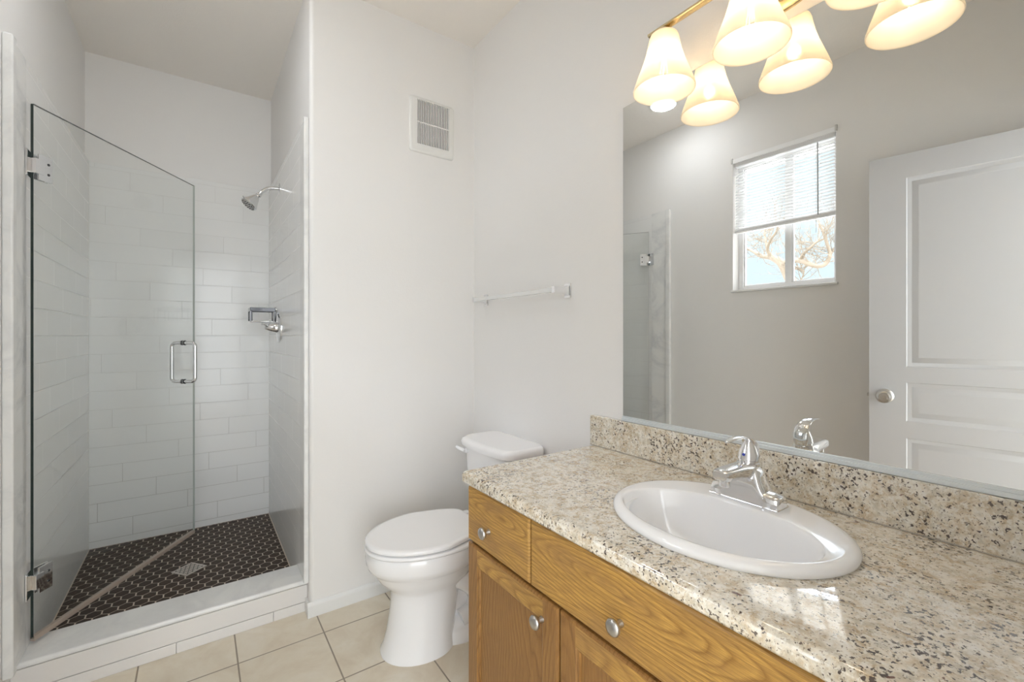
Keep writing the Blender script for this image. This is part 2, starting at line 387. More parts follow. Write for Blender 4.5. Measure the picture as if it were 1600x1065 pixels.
# hexagon floor
def clip(poly, x0, x1, y0, y1):
    for ax, lim, sg in ((0, x0, 1), (0, x1, -1), (1, y0, 1), (1, y1, -1)):
        out = []
        for i in range(len(poly)):
            a, b = poly[i], poly[(i + 1) % len(poly)]; da, db = (a[ax] - lim) * sg, (b[ax] - lim) * sg
            if da >= 0: out.append(a)
            if (da >= 0) != (db >= 0):
                t = da / (da - db); out.append((a[0] + (b[0] - a[0]) * t, a[1] + (b[1] - a[1]) * t))
        poly = out
        if not poly: return []
    return poly
hx = MB(); fx0, fx1, fy0, fy1 = TL, TR, YC1 - .004, TB
hx.box(XL, XP, YC1 - .01, YS, 0, ZB - .0005, mi=1)
wd = .0506; R_ = (wd - .0055) / sqrt(3); i = 0; y = fy0 + .005
while y < fy1 + .04:
    x = fx0 - .05 + (wd / 2 if i % 2 else 0)
    while x < fx1 + .05:
        p = [(x + R_ * sin(pi / 3 * k), y + R_ * cos(pi / 3 * k)) for k in range(6)]
        p = clip(p, fx0 + .004, fx1 - .004, fy0, fy1 - .004)
        if len(p) > 2: hx.loft([[(a, b, ZB - .001) for a, b in p], [(a, b, ZB + .0008) for a, b in p]], False, True)
        x += wd
    y += wd * sqrt(3) / 2; i += 1
struct('floor_shower', hx, ['hex', 'grout'], 'dark brown hexagon tile shower floor with pale grout', smooth=0)

# baseboards
def baseboard(name, x0, y0, x1, y1, nx, ny, label):
    prof = [(0, 0), (.012, 0), (.012, .045), (.010, .052), (.006, .056), (.004, .062), (0, .062)]
    m_ = MB().loft([[(x + nx * a, y + ny * a, z) for a, z in prof] for x, y in ((x0, y0), (x1, y1))])
    return struct(name, m_, 'trim', label)
baseboard('baseboard_back', XP - .0105, YB, XR, YB, 0, -1, 'white baseboard under the vent wall')
baseboard('baseboard_right', XR, 1.19, XR, YB, -1, 0, 'white baseboard behind the toilet')
baseboard('baseboard_left', XL, 0, XL, 2.03, 1, 0, 'white baseboard on the window wall')
struct('trim_baseboard_end', MB().box(XP - .0100, XP - .0002, YB + .0005, YC0 - .003, 0, .0615, .002), 'trim')
# window: frame, sash, pane, sill
wf = MB(); fxa, fxb = XL - .115, XL - .075
def frame(mb, y0, y1, z0, z1, t, xa, xb, bev=.003):
    mb.box(xa, xb, y0, y0 + t, z0, z1, bev).box(xa, xb, y1 - t, y1, z0, z1, bev).box(xa, xb, y0 + t, y1 - t, z0, z0 + t, bev).box(xa, xb, y0 + t, y1 - t, z1 - t, z1, bev)
frame(wf, wy0, wy1, wz0, wz1, .030, fxa, fxb)
win = struct('window_1', wf, 'vinyl', 'small white window with raised blind, reflected in the mirror')
ms = MB(); ms.box(fxa + .005, fxb - .006, 1.243, 1.277, wz0 + .03, wz1 - .03, .003).build('mullion', 'vinyl', win)
ms = MB(); frame(ms, wy0 + .03, 1.243, wz0 + .03, wz1 - .03, .008, fxa + .01, fxb - .01); frame(ms, 1.277, wy1 - .03, wz0 + .03, wz1 - .03, .008, fxa + .01, fxb - .01)
ms.build('sash', 'vinyl', win)
for y0, y1 in ((wy0 + .035, 1.245), (1.275, wy1 - .035)):
    MB().box(fxa + .018, fxa + .022, y0, y1, wz0 + .035, wz1 - .035).build('window_pane', 'pane', win)
MB().box(XL - .075, XL + .012, wy0 - .012, wy1 + .012, wz0 - .014, wz0 + .001, .004, 3).build('window_sill', 'trim', win)

# ------------------------------------------------------------------ bathroom door, open along the left wall
A = radians(9.12); dd = Vector((sin(A), cos(A), 0)); dn = Vector((cos(A), -sin(A), 0)); FE = Vector((-.26, .767, 0))
def DT(p):                     # p = (t back from the free edge, across the face outward, z)
    return FE - dd * p[0] + dn * p[1] + Vector((0, 0, p[2]))
DW, TK = .762, .035
dm = MB()
def dbox(t0, t1, z0, z1, n0=-TK, n1=0, mi=0): dm.box(t0, t1, n0, n1, z0, z1, T=DT, mi=mi)
panels = [(1.061, 1.939), (.808, .989), (.24, .731)]
t0, t1 = .135, DW - .135
dbox(0, t0, .012, 2.05); dbox(t1, DW, .012, 2.05)
zs = [.012] + [z for p in sorted(panels) for z in p] + [2.05]
for k in range(0, len(zs), 2): dbox(t0, t1, zs[k], zs[k + 1])
for z0, z1 in panels:
    rings = []
    for ins, dep in ((0, 0), (.004, -.004), (.010, -.0055), (.018, -.009), (.021, -.009), (.040, -.0035), (.046, -.003)):
        rings.append([DT((a, dep, b)) for a, b in ((t0 + ins, z0 + ins), (t1 - ins, z0 + ins), (t1 - ins, z1 - ins), (t0 + ins, z1 - ins))])
    dm.loft(rings, False, True)
    dm.box(t0, t1, -TK, -.012, z0, z1, T=DT)
door = struct('door_1', dm, 'door', 'white moulded-panel door standing open, seen at the right of the mirror', smooth=25)
kn = MB(); ko = DT((.060, 0, .920))
kn.lathe([(.0, 0), (.033, .0), (.033, .004), (.026, .009), (.013, .012), (.0115, .03), (.016, .036), (.026, .043), (.029, .050), (.027, .056), (.019, .059), (.0185, .057), (.011, .057), (.0105, .060), (.004, .060)], ko, dn, 32)
dk = kn.build('door_knob', 'nickel', door)
MB().box(-.0015, .0005, -.030, -.006, .890, .950, T=DT).box(-.010, 0, -.024, -.011, .912, .928, .002, T=DT).build('latch', 'nickel', door)
for z in (.25, 1.02, 1.80):
    MB().box(DW - .001, DW + .010, -.012, .006, z - .045, z + .045, .003, T=DT).build('hinge', 'nickel', door)
dtm = MB()
for x0, x1 in ((DX0 - .05, DX0 - .003), (DX1, DX1 + .057)): dtm.box(x0, x1, YF - .001, YF + .012, 0, DZ + .06, .004)
dtm.box(DX0 - .003, DX1, YF - .001, YF + .012, DZ, DZ + .06, .004)
struct('trim_doorway', dtm, 'trim')

# ------------------------------------------------------------------ shower door
a = radians(32.11); gd = Vector((sin(a), cos(a), 0)); gn = Vector((cos(a), -sin(a), 0)); P0 = Vector((-.4675, 2.222, 0))
def GT(p): return P0 + gd * p[0] + gn * p[1] + Vector((0, 0, p[2]))
sd = thing('shower_door', (P0.x, P0.y, .14), 'frameless clear glass shower door swung into the shower', 'shower door')
gz0, gz1, gw, gh = .156, 2.010, .852, .005
g = MB()
v8 = [GT((t, n_, z)) for z in (gz0, gz1) for t, n_ in ((0, -gh), (gw, -gh), (gw, gh), (0, gh))]
g.add(v8, [(0, 1, 5, 4), (2, 3, 7, 6)], 0); g.add(v8, [(3, 0, 4, 7), (4, 5, 6, 7)], 1); g.add(v8, [(0, 3, 2, 1)], 0)
g.add(v8, [(1, 2, 6, 5)], 2)
gp = g.build('glass_panel', ['glass', 'glass_edge', mat('far_glass_edge', (.42, .46, .43), .2)], sd, smooth=0)
gp['label'] = 'clear pane with a dark green hinge-side edge'
MB().box(.0, gw - .002, -.0085, .0085, gz0 - .010, gz0 + .008, .003, T=GT).build('bottom_sweep', 'sweep', sd)['label'] = 'tan plastic sweep along the bottom edge'
for zc in (1.797, .350):
    hg = MB()
    for sgn in (-1, 1):      # clamp plates on both faces
        hg.box(.012, .062, *sorted((sgn * gh, sgn * (gh + .006))), zc - .045, zc + .045, .002, T=GT)
    hb = hg.build('hinge', 'chrome', sd)
    k = MB(); k.box(TL + .0018, TL + .0065, 2.178, 2.232, zc - .045, zc + .045, .002)
    k.box(-.003, .030, -.0145, .0145, zc - .026, zc + .026, .003, T=GT)
    k.build('wall_plate', 'chrome', hb)
    k = MB()
    for q in (-.018, .018): k.lathe([(.0045, 0), (.0045, .0012), (.003, .002)], GT((.047, .0108, zc + q)), gn, 16)
    k.build('screw', 'dark_chrome', hb)
hb = MB(); tt, zz0, zz1, so = .771, .968, 1.168, .058
for sg in (-1, 1):
    pts = []
    def arc(cn, cz, a0, a1, r=.020):
        for k in range(7):
            q = a0 + (a1 - a0) * k / 6; pts.append(GT((tt, sg * (cn + r * cos(q)), cz + r * sin(q))))
    pts.append(GT((tt, sg * gh, zz0))); arc(so - .02, zz0 + .02, -pi / 2, 0); arc(so - .02, zz1 - .02, 0, pi / 2); pts.append(GT((tt, sg * gh, zz1)))
    hb.tube(pts, .0095, 16)
hd = hb.build('pull_handle', 'chrome', sd, 60)
k = MB()
for z in (zz0, zz1):
    for sg in (-1, 1): k.lathe([(.0125, 0), (.0125, .004)], GT((tt, sg * gh, z)), gn * sg, 20)
k.build('washer', 'dark_chrome', hd)

# ------------------------------------------------------------------ shower fittings
sh = thing('showerhead', (TR, 2.815, 2.034), 'chrome shower head on a bent arm high on the tiled wall', 'shower head')
o = Vector((TR, 2.815, 2.034))
MB().lathe([(.032, 0), (.032, .002), (.024, .006), (.012, .009)], o, (-1, 0, 0)).build('wall_flange', 'chrome', sh)
MB().tube([o, o + Vector((-.03, 0, -.002)), o + Vector((-.06, 0, -.010)), o + Vector((-.085, 0, -.03)), o + Vector((-.103, 0, -.052))], .0095, 16, sm=5).build('shower_arm', 'chrome', sh, 60)
hd_o = o + Vector((-.100, 0, -.048)); hax = Vector((-.62, -.10, -.78)).normalized()
hh = MB().lathe([(.010, -.004), (.014, .0), (.015, .012), (.011, .016), (.016, .022), (.022, .035), (.033, .060), (.041, .074), (.0435, .080), (.0435, .086), (.040, .089)], hd_o, hax, 36).build('spray_head', 'chrome', sh)
fa = MB().lathe([(.039, .089), (.038, .0905)], hd_o, hax, 32); hu = hax.orthogonal().normalized(); hw_ = hax.cross(hu)
for r_, n_ in ((.012, 6), (.022, 10), (.032, 16)):
    for q in range(n_):
        c_ = hd_o + hax * .0905 + (hu * cos(2 * pi * q / n_) + hw_ * sin(2 * pi * q / n_)) * r_
        fa.lathe([(.0026, 0), (.0018, .003)], c_, hax, 8, mi=1)
fa.build('spray_face', ['nickel', 'dark_chrome'], hh)
MB().tube([hd_o + hax * .082 + hu * .042, hd_o + hax * .080 + hu * .054], .003, 8).build('spray_lever', 'chrome', hh)

sv = thing('shower_valve', (TR, 2.835, 1.25), 'round chrome shower valve plate with a cone lever, below the wire basket', 'shower valve')
o = Vector((TR, 2.835, 1.25))
MB().lathe([(.086, 0), (.086, .003), (.078, .008), (.05, .012), (.03, .013)], o, (-1, 0, 0), 48).build('cover_plate', 'chrome', sv)
MB().lathe([(.029, .012), (.029, .02), (.026, .030), (.022, .045), (.015, .060), (.009, .070), (.003, .073)], o, (-1, 0, 0), 32).build('valve_body', 'chrome', sv)
lv = MB().tube([o + Vector((-.045, 0, .0)), o + Vector((-.060, -.01, .012)), o + Vector((-.078, -.016, .020)), o + Vector((-.090, -.018, .021))], [.010, .008, .006, .0065], 12, sm=4).build('lever', 'chrome', sv, 60)
for zz in (-.066, .066): MB().lathe([(.004, .005), (.004, .0085)], o + Vector((0, 0, zz)), (-1, 0, 0), 12).build('screw', 'dark_chrome', sv)

bk = thing('shower_basket', (TR, 3.02, 1.33), 'dark chrome wire soap basket fixed to the tiles beside the shower valve', 'soap basket')
def rloop(x0, x1, y0, y1, z, r, n=12):
    m_ = MB(); q = .012; P = []
    for cx, cy, a0 in ((x1 - q, y1 - q, 0), (x0 + q, y1 - q, pi / 2), (x0 + q, y0 + q, pi), (x1 - q, y0 + q, 3 * pi / 2)):
        for k in range(5): P.append((cx + q * cos(a0 + pi / 2 * k / 4), cy + q * sin(a0 + pi / 2 * k / 4), z))
    P.append(P[0]); return m_.tube(P, r, n)
bx0, bx1, by0, by1 = TR - .135, TR - .006, 2.93, 3.05
MB().box(bx0, bx1, by0, by0 + .004, 1.345, 1.367, .0015).box(bx0, bx1, by1 - .004, by1, 1.345, 1.367, .0015).box(bx0, bx0 + .004, by0, by1, 1.345, 1.367, .0015).box(bx1 - .004, bx1, by0, by1, 1.345, 1.367, .0015).build('top_band', 'dark_chrome', bk)
m_ = rloop(bx0, bx1, by0, by1, 1.287, .0035)
m_.build('bottom_rail', 'chrome', bk)
m_ = MB()
for q in range(1, 7): yy = by0 + (by1 - by0) * q / 7; m_.tube([(bx0, yy, 1.286), (bx1, yy, 1.286)], .0016, 8)
m_.build('wire_bottom', 'chrome', bk)
for xx, yy, ww in ((bx0 + .002, by0 + .002, .010), (bx1 - .004, by0 + .002, .006), (bx0 + .002, by1 - .002, .006), (bx1 - .004, by1 - .002, .006)):
    MB().box(xx - .002, xx + ww, yy - .002, yy + .002, 1.284, 1.350, .001).build('upright', 'dark_chrome', bk)
for yy in (2.955, 3.025):
    MB().lathe([(.014, 0), (.014, .004), (.008, .007)], (TR, yy, 1.36), (-1, 0, 0), 20).build('mounting_disc', 'chrome', bk)

dr = thing('floor_drain', (-.032, 2.722, ZB), 'small square perforated metal drain in the brown hexagon floor', 'drain')
dt = MB().box(-.052, .052, -.052, .052, 0, .0025, .001)
M['drain'] = mat('drain_metal', (.62, .57, .52), .35, .7)
dang = radians(38)
def rotd(mb):
    mb.v = [(-.032 + x_ * cos(dang) - y_ * sin(dang), 2.722 + x_ * sin(dang) + y_ * cos(dang), ZB + .0008 + z_) for x_, y_, z_ in mb.v]; return mb
rotd(dt).build('plate', 'drain', dr)
dh = MB()
for i in range(7):
    for j in range(7):
        if (i + j) % 2 == 0: dh.box(-.041 + i * .0123, -.041 + i * .0123 + .008, -.041 + j * .0123, -.041 + j * .0123 + .008, .0022, .0028)
        else: dh.box(-.041 + i * .0123 + .002, -.041 + i * .0123 + .006, -.041 + j * .0123 + .002, -.041 + j * .0123 + .006, .0022, .0028)
rotd(dh).build('drain_holes', 'black', dr, 0)

# ------------------------------------------------------------------ exhaust vent
vt = thing('exhaust_vent', (.964, YB, 2.245), 'square off-white vent cover high on the wall, beside the shower opening', 'vent')
vx0, vx1, vz0, vz1 = .843, 1.083, 2.108, 2.381; gx0, gx1, gz0_, gz1_ = .881, 1.052, 2.149, 2.366
m_ = MB(); rs = []
def rr(x0, x1, z0, z1, y, r, n=5):
    out = []
    for cx, cz, a0 in ((x1 - r, z1 - r, 0), (x0 + r, z1 - r, pi / 2), (x0 + r, z0 + r, pi), (x1 - r, z0 + r, 1.5 * pi)):
        for k in range(n): out.append((cx + r * cos(a0 + pi / 2 * k / (n - 1)), y, cz + r * sin(a0 + pi / 2 * k / (n - 1))))
    return out
for ins, y_, r_ in ((0, YB, .014), (0, YB - .006, .014), (.004, YB - .011, .012), (.012, YB - .014, .010)):
    rs.append(rr(vx0 + ins, vx1 - ins, vz0 + ins, vz1 - ins, y_, r_))
rs.append(rr(gx0, gx1, gz0_, gz1_, YB - .014, .001)); rs.append(rr(gx0, gx1, gz0_, gz1_, YB - .003, .001))
m_.loft(rs, True, False); m_.build('cover_frame', 'plastic', vt, 40)
MB().box(gx0 - .001, gx1 + .001, YB - .003, YB - .0005, gz0_ - .001, gz1_ + .001).build('dark_opening', 'black', vt)
m_ = MB(); n_ = 19
for k in range(n_):
    xx = gx0 + (gx1 - gx0) * (k + .5) / n_; m_.box(xx - .0019, xx + .0019, YB - .0135, YB - .004, gz0_ - .001, gz1_ + .001)
m_.box(gx0, gx1, YB - .0125, YB - .005, 2.253, 2.259); m_.build('grille', 'plastic', vt, 0)

# ------------------------------------------------------------------ towel bar
tb = thing('towel_bar', (XR, 1.63, 1.385), 'pale towel bar with two chrome posts above the toilet tank', 'towel bar')
for yy in (1.936, 1.322):
    m_ = MB()
    m_.box(XR - .006, XR, yy - .019, yy + .019, 1.385 - .029, 1.385 + .029, .003)
    def rq(x_, hy, hz): return [(x_, yy - hy, 1.385 - hz), (x_, yy + hy, 1.385 - hz), (x_, yy + hy, 1.385 + hz), (x_, yy - hy, 1.385 + hz)]
    m_.loft([rq(XR - .006, .012, .020), rq(XR - .018, .009, .014), rq(XR - .034, .0085, .0125), rq(XR - .080, .0085, .0125)])
    m_.build('post', 'chrome', tb)
MB().box(XR - .078, XR - .062, 1.3305, 1.9275, 1.385 - .009, 1.385 + .009, .003).build('bar', 'acrylic', tb)['label'] = 'square white-finished bar'

# ------------------------------------------------------------------ toilet
TY = 1.648
to = thing('toilet', (.95, TY, 0), 'white two-piece toilet with closed lid, between back wall and vanity', 'toilet')
def egg(xf, xb, hw, z, n=56, fr=.56, p=2.2):
    """outline: long rounded front towards -X, blunter back"""
    xm = xf + (xb - xf) * fr; out = []
    for j in range(n):
        t = 2 * pi * j / n; c_, s_ = cos(t), sin(t)
        if c_ < 0: X_ = xm - (xm - xf) * abs(c_) ** (2 / 2.0); Y_ = hw * abs(s_) ** (2 / 2.05) * (1 if s_ > 0 else -1)
        else: X_ = xm + (xb - xm) * abs(c_) ** (2 / p); Y_ = hw * abs(s_) ** (2 / p) * (1 if s_ > 0 else -1)
        out.append((X_, TY + Y_, z))
    return out
bowl = MB()
bowl.loft([egg(.600, .86, .10, .398), egg(.535, .935, .160, .398), egg(.520, .955, .176, .400), egg(.514, .962, .181, .394), egg(.511, .965, .183, .375), egg(.513, .963, .181, .352), egg(.519, .957, .176, .336),
           egg(.533, .948, .163, .322), egg(.541, .945, .156, .312), egg(.552, .940, .147, .292), egg(.570, .930, .136, .270), egg(.592, .91, .120, .250),
           egg(.603, .89, .112, .232), egg(.606, .875, .110, .20), egg(.600, .862, .113, .14), egg(.590, .855, .118, .08), egg(.578, .850, .124, .03), egg(.566, .850, .129, .008), egg(.566, .85, .129, 0)], mi=0)
# rear: trapway body, foot and tank platform
bowl.loft([egg(.74, 1.06, .115, 0, p=5, fr=.5), egg(.74, 1.06, .115, .045, p=5, fr=.5), egg(.75, 1.05, .10, .065, p=5, fr=.5), egg(.76, 1.04, .062, .085, p=4, fr=.5), egg(.76, 1.03, .055, .20, p=4, fr=.5),
           egg(.76, 1.06, .06, .29, p=4, fr=.5), egg(.76, 1.13, .10, .33, p=5, fr=.5), egg(.76, 1.17, .115, .36, p=6, fr=.5), egg(.78, 1.18, .115, .40, p=6, fr=.5)])
for s_ in (-1, 1):
    bowl.tube([(.80, TY + s_ * .05, .26), (.87, TY + s_ * .075, .235), (.93, TY + s_ * .075, .17), (.92, TY + s_ * .07, .10), (.86, TY + s_ * .07, .075)], [.045, .042, .04, .038, .035], 14, sm=5)
bw_ = bowl.build('bowl', 'porcelain', to, 50)
seat = MB().loft([egg(.53, .95, .164, .399, fr=.58), egg(.520, .955, .172, .4035, fr=.58), egg(.510, .962, .184, .4035, fr=.58), egg(.506, .966, .188, .408, fr=.58), egg(.506, .966, .188, .414, fr=.58), egg(.511, .962, .183, .418, fr=.58), egg(.524, .953, .170, .4185, fr=.58)])
seat.build('seat', 'seat', to, 60)
def lid_ring(ins, z):
    out = []; n = 56; xf, xb, hw = .508 + ins, .955 - ins, .186 - ins; xm = .76
    for j in range(n):
        t = 2 * pi * j / n; c_, s_ = cos(t), sin(t)
        if c_ < 0: X_ = xm - (xm - xf) * abs(c_); Y_ = hw * abs(s_) * (1 if s_ > 0 else -1)
        else:
            X_ = xm + (xb - xm) * abs(c_) ** (2 / 7); Y_ = hw * abs(s_) ** (2 / 7) * (1 if s_ > 0 else -1)
            Y_ *= 1 - .36 * ((X_ - xm) / (xb - xm)) ** 1.3
        out.append((X_, TY + Y_, z))
    return out
MB().loft([lid_ring(.022, .4185), lid_ring(.016, .4235), lid_ring(.003, .4235), lid_ring(.0, .426), lid_ring(.0, .435), lid_ring(.004, .4395), lid_ring(.018, .4415)]).build('lid', 'seat', to, 50)
for s_ in (-1, 1): MB().box(.945, .985, TY + s_ * .075 - .017, TY + s_ * .075 + .017, .402, .432, .006, 3).build('hinge', 'seat', to)
tk = MB()
def rrect(x0, x1, y0, y1, z, r, bow=0, n=6):
    out = []
    for cx, cy, a0 in ((x1 - r, y1 - r, 0), (x0 + r, y1 - r, pi / 2), (x0 + r, y0 + r, pi), (x1 - r, y0 + r, 1.5 * pi)):
        for k in range(n):
            a_ = a0 + pi / 2 * k / (n - 1); out.append([cx + r * cos(a_), cy + r * sin(a_), z])
    # bowed front
    res = []
    for i_, p_ in enumerate(out):
        res.append(p_)
        q_ = out[(i_ + 1) % len(out)]
        if abs(p_[0] - q_[0]) < 1e-6 and p_[0] < (x0 + x1) / 2 and bow:
            for k in range(1, 10): res.append([p_[0], p_[1] + (q_[1] - p_[1]) * k / 10, z])
    yc, hy = (y0 + y1) / 2, (y1 - y0) / 2
    for p_ in res:
        if p_[0] < (x0 + x1) / 2: p_[0] -= bow * (1 - ((p_[1] - yc) / hy) ** 2)
    return [tuple(p_) for p_ in res]
ty0, ty1 = 1.450, 1.838
tk.loft([rrect(1.045, 1.190, ty0 + .04, ty1 - .04, .398, .03, .012), rrect(1.035, 1.192, ty0 + .03, ty1 - .03, .43, .03, .014), rrect(1.022, 1.195, ty0 + .015, ty1 - .015, .60, .03, .018), rrect(1.018, 1.196, ty0 + .012, ty1 - .012, .702, .03, .020)])
tank = tk.build('tank', 'porcelain', to, 50)
MB().loft([rrect(1.010, 1.200, ty0, ty1, .703, .035, .024), rrect(1.002, 1.203, ty0 - .006, ty1 + .006, .708, .038, .026), rrect(1.000, 1.203, ty0 - .008, ty1 + .008, .725, .04, .026),
           rrect(1.006, 1.202, ty0 - .003, ty1 + .003, .737, .04, .025), rrect(1.022, 1.196, ty0 + .010, ty1 - .010, .743, .036, .022)]).build('tank_lid', 'porcelain', to, 50)
fl = MB(); fo = Vector((1.012, ty1 - .045, .680))
fl.lathe([(.013, 0), (.013, .006), (.009, .010)], fo, (-1, 0, 0), 20)
fl.tube([fo + Vector((-.012, -.004, 0)), fo + Vector((-.017, .02, .003)), fo + Vector((-.018, .045, .004)), fo + Vector((-.018, .062, .006))], [.009, .008, .008, .0065], 12, sm=4)
fl.build('flush_lever', 'seat', to, 50)
for s_ in (-1, 1): MB().lathe([(.014, 0), (.014, .006), (.010, .014), (.004, .017)], (.90, TY + s_ * .098, .062), (0, 0, 1), 20).build('bolt_cap', 'seat', to)

# ------------------------------------------------------------------ vanity
CX0 = .655; CYE = 1.154; ZU = .770; CY0 = 0.0
vc = thing('vanity_cabinet', (.93, .58, 0), 'honey oak vanity cabinet with framed-panel doors under the granite top', 'cabinet')
cc = MB()
cc.box(CX0 + .020, XR - .002, CYE - .020, CYE - .001, .0, ZU)                # left end panel
cc.box(CX0 + .020, XR - .002, CY0, CY0 + .018, .0, ZU)
cc.box(CX0 + .020, XR - .01, CY0 + .018, CYE - .02, .09, .108)
cc.box(XR - .012, XR - .002, CY0, CYE - .02, .108, ZU)
cc.box(CX0 + .075, CX0 + .09, CY0 + .018, CYE - .02, 0, .09)
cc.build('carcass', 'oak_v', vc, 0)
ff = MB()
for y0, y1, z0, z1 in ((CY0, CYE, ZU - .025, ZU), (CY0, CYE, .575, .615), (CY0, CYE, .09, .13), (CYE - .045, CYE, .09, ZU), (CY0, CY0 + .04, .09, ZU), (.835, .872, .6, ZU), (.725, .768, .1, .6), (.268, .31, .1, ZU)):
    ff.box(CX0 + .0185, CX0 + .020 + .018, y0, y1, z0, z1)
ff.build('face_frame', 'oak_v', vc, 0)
def yz(x_, y0, y1, z0, z1): return [(x_, y0, z0), (x_, y1, z0), (x_, y1, z1), (x_, y0, z1)]
def slab(y0, y1, z0, z1):
    m_ = MB()
    m_.loft([yz(CX0 + .018, y0, y1, z0, z1), yz(CX0 + .005, y0, y1, z0, z1), yz(CX0 + .0025, y0 + .0015, y1 - .0015, z0 + .0015, z1 - .0015), yz(CX0, y0 + .005, y1 - .005, z0 + .005, z1 - .005)])
    return m_
def knob(parent, y, z):
    m_ = MB().lathe([(.0075, 0), (.0075, .003), (.0055, .006), (.0055, .012), (.010, .015), (.0155, .019), (.0165, .023), (.0145, .027), (.009, .0295), (.003, .0302)], (CX0, y, z), (-1, 0, 0), 28)
    return m_.build('knob', 'nickel', parent, 50)
d1 = slab(.857, CYE, .606, .762).build('drawer', 'oak_h', vc, 25); knob(d1, 1.037, .668)
d2 = slab(.222, .851, .606, .762).build('false_drawer_front', 'oak_h2', vc, 25); knob(d2, .570, .663)
d3 = slab(.004, .216, .606, .762).build('drawer', 'oak_h', vc, 25)
def cdoor(y0, y1, z0, z1):
    t = .052; m_ = MB()
    # outer edge profile, then frame face, then inner bead down to a flat recessed panel
    m_.loft([yz(CX0 + .018, y0, y1, z0, z1), yz(CX0 + .006, y0, y1, z0, z1), yz(CX0 + .002, y0 + .002, y1 - .002, z0 + .002, z1 - .002), yz(CX0, y0 + .006, y1 - .006, z0 + .006, z1 - .006)], True, False)
    # stiles run full height, rails between them
    Y0, Y1, Z0, Z1 = y0 + .006, y1 - .006, z0 + .006, z1 - .006
    a0, a1, b0, b1 = y0 + t, y1 - t, z0 + t, z1 - t
    def q(c0, c1, e0, e1, mi): m_.add([(CX0, c0, e0), (CX0, c1, e0), (CX0, c1, e1), (CX0, c0, e1)], [(0, 1, 2, 3)], mi)
    q(Y0, a0, Z0, Z1, 0); q(a1, Y1, Z0, Z1, 0); q(a0, a1, Z0, b0, 1); q(a0, a1, b1, Z1, 1)
    m_.loft([yz(CX0, a0, a1, b0, b1), yz(CX0 + .003, a0 + .003, a1 - .003, b0 + .003, b1 - .003), yz(CX0 + .004, a0 + .007, a1 - .007, b0 + .007, b1 - .007), yz(CX0 + .009, a0 + .009, a1 - .009, b0 + .009, b1 - .009)], False, False)
    m_.loft([yz(CX0 + .009, a0 + .009, a1 - .009, b0 + .009, b1 - .009), yz(CX0 + .0085, a0 + .0092, a1 - .0092, b0 + .0092, b1 - .0092)], False, True, mi=2)
    return m_
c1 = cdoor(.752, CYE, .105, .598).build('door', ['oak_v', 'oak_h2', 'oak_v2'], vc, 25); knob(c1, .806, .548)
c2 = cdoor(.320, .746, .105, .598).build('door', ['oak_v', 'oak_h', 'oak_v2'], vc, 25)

def boolean_cut(ob, cutter):
    md = ob.modifiers.new('b', 'BOOLEAN'); md.object = cutter; md.operation = 'DIFFERENCE'; md.solver = 'EXACT'
    dg = bpy.context.evaluated_depsgraph_get(); dg.update()
    me = bpy.data.meshes.new_from_object(ob.evaluated_get(dg)); ob.modifiers.clear(); old = ob.data; ob.data = me; bpy.data.meshes.remove(old)
    cm = cutter.data; bpy.data.objects.remove(cutter); bpy.data.meshes.remove(cm)
ZK = .8049; SX, SY = .922, .5255
ct = MB(); e0, e1 = .6408, 1.1728; r = .014
prof = [(XR - .001, ZK), (XR - .001, ZU + .0005), (e0 + .008, ZU + .0005)]
for k in range(1, 9): q = radians(-90 - 80 * k / 8); prof.append((e0 + .010 + .010 * cos(q), ZU + .0105 + .010 * sin(q)))
for k in range(1, 9): q = radians(180 - 90 * k / 8); prof.append((e0 + r + r * cos(q), ZK - r + r * sin(q)))
rings = []
for yy, sx in ((YF + .001, 0), (e1 - .014, 0)): rings.append([(x_, yy, z_) for x_, z_ in prof])
for k in range(1, 9):          # rounded end
    q = pi / 2 * k / 8; yy = e1 - .014 + .014 * sin(q); s_ = .014 * (1 - cos(q))
    rings.append([(min(max(x_, e0 + s_ * (1 if x_ < e0 + .05 else 0)), XR - .001), yy, ZU + .0005 + (z_ - ZU) * (1 - s_ / .035) if z_ > ZU + .02 else z_) for x_, z_ in prof])
ct.loft(rings)
cto = ct.build('countertop', 'granite', None, 40, orig=(0, 0, 0))
tag(cto, 'polished speckled beige granite countertop on the oak vanity', 'countertop')
cut = MB().loft([ell(SX + .0, SY, .182, .222, .70), ell(SX, SY, .182, .222, .90)]).build('cut', 'granite', None)
boolean_cut(cto, cut)
cto.data.polygons.foreach_set('use_smooth', [True] * len(cto.data.polygons)); cto.data.set_sharp_from_angle(angle=radians(40))
ZS = .913; XS = XR - .020
bs = MB().box(XS, XR - .001, YF + .001, 1.181, ZK, ZS, .0015).build('backsplash', 'granite', None, 30)
tag(bs, 'narrow upright speckled granite backsplash along the foot of the mirror', 'backsplash')
struct('trim_counter_caulk', MB().box(XS - .003, XS, YF + .001, 1.18, ZK, ZK + .0025, .001).box(CX0 + .004, CX0 + .018, 0, CYE, ZU - .006, ZU, .001), mat('old_caulk', (.42, .38, .32), .6))

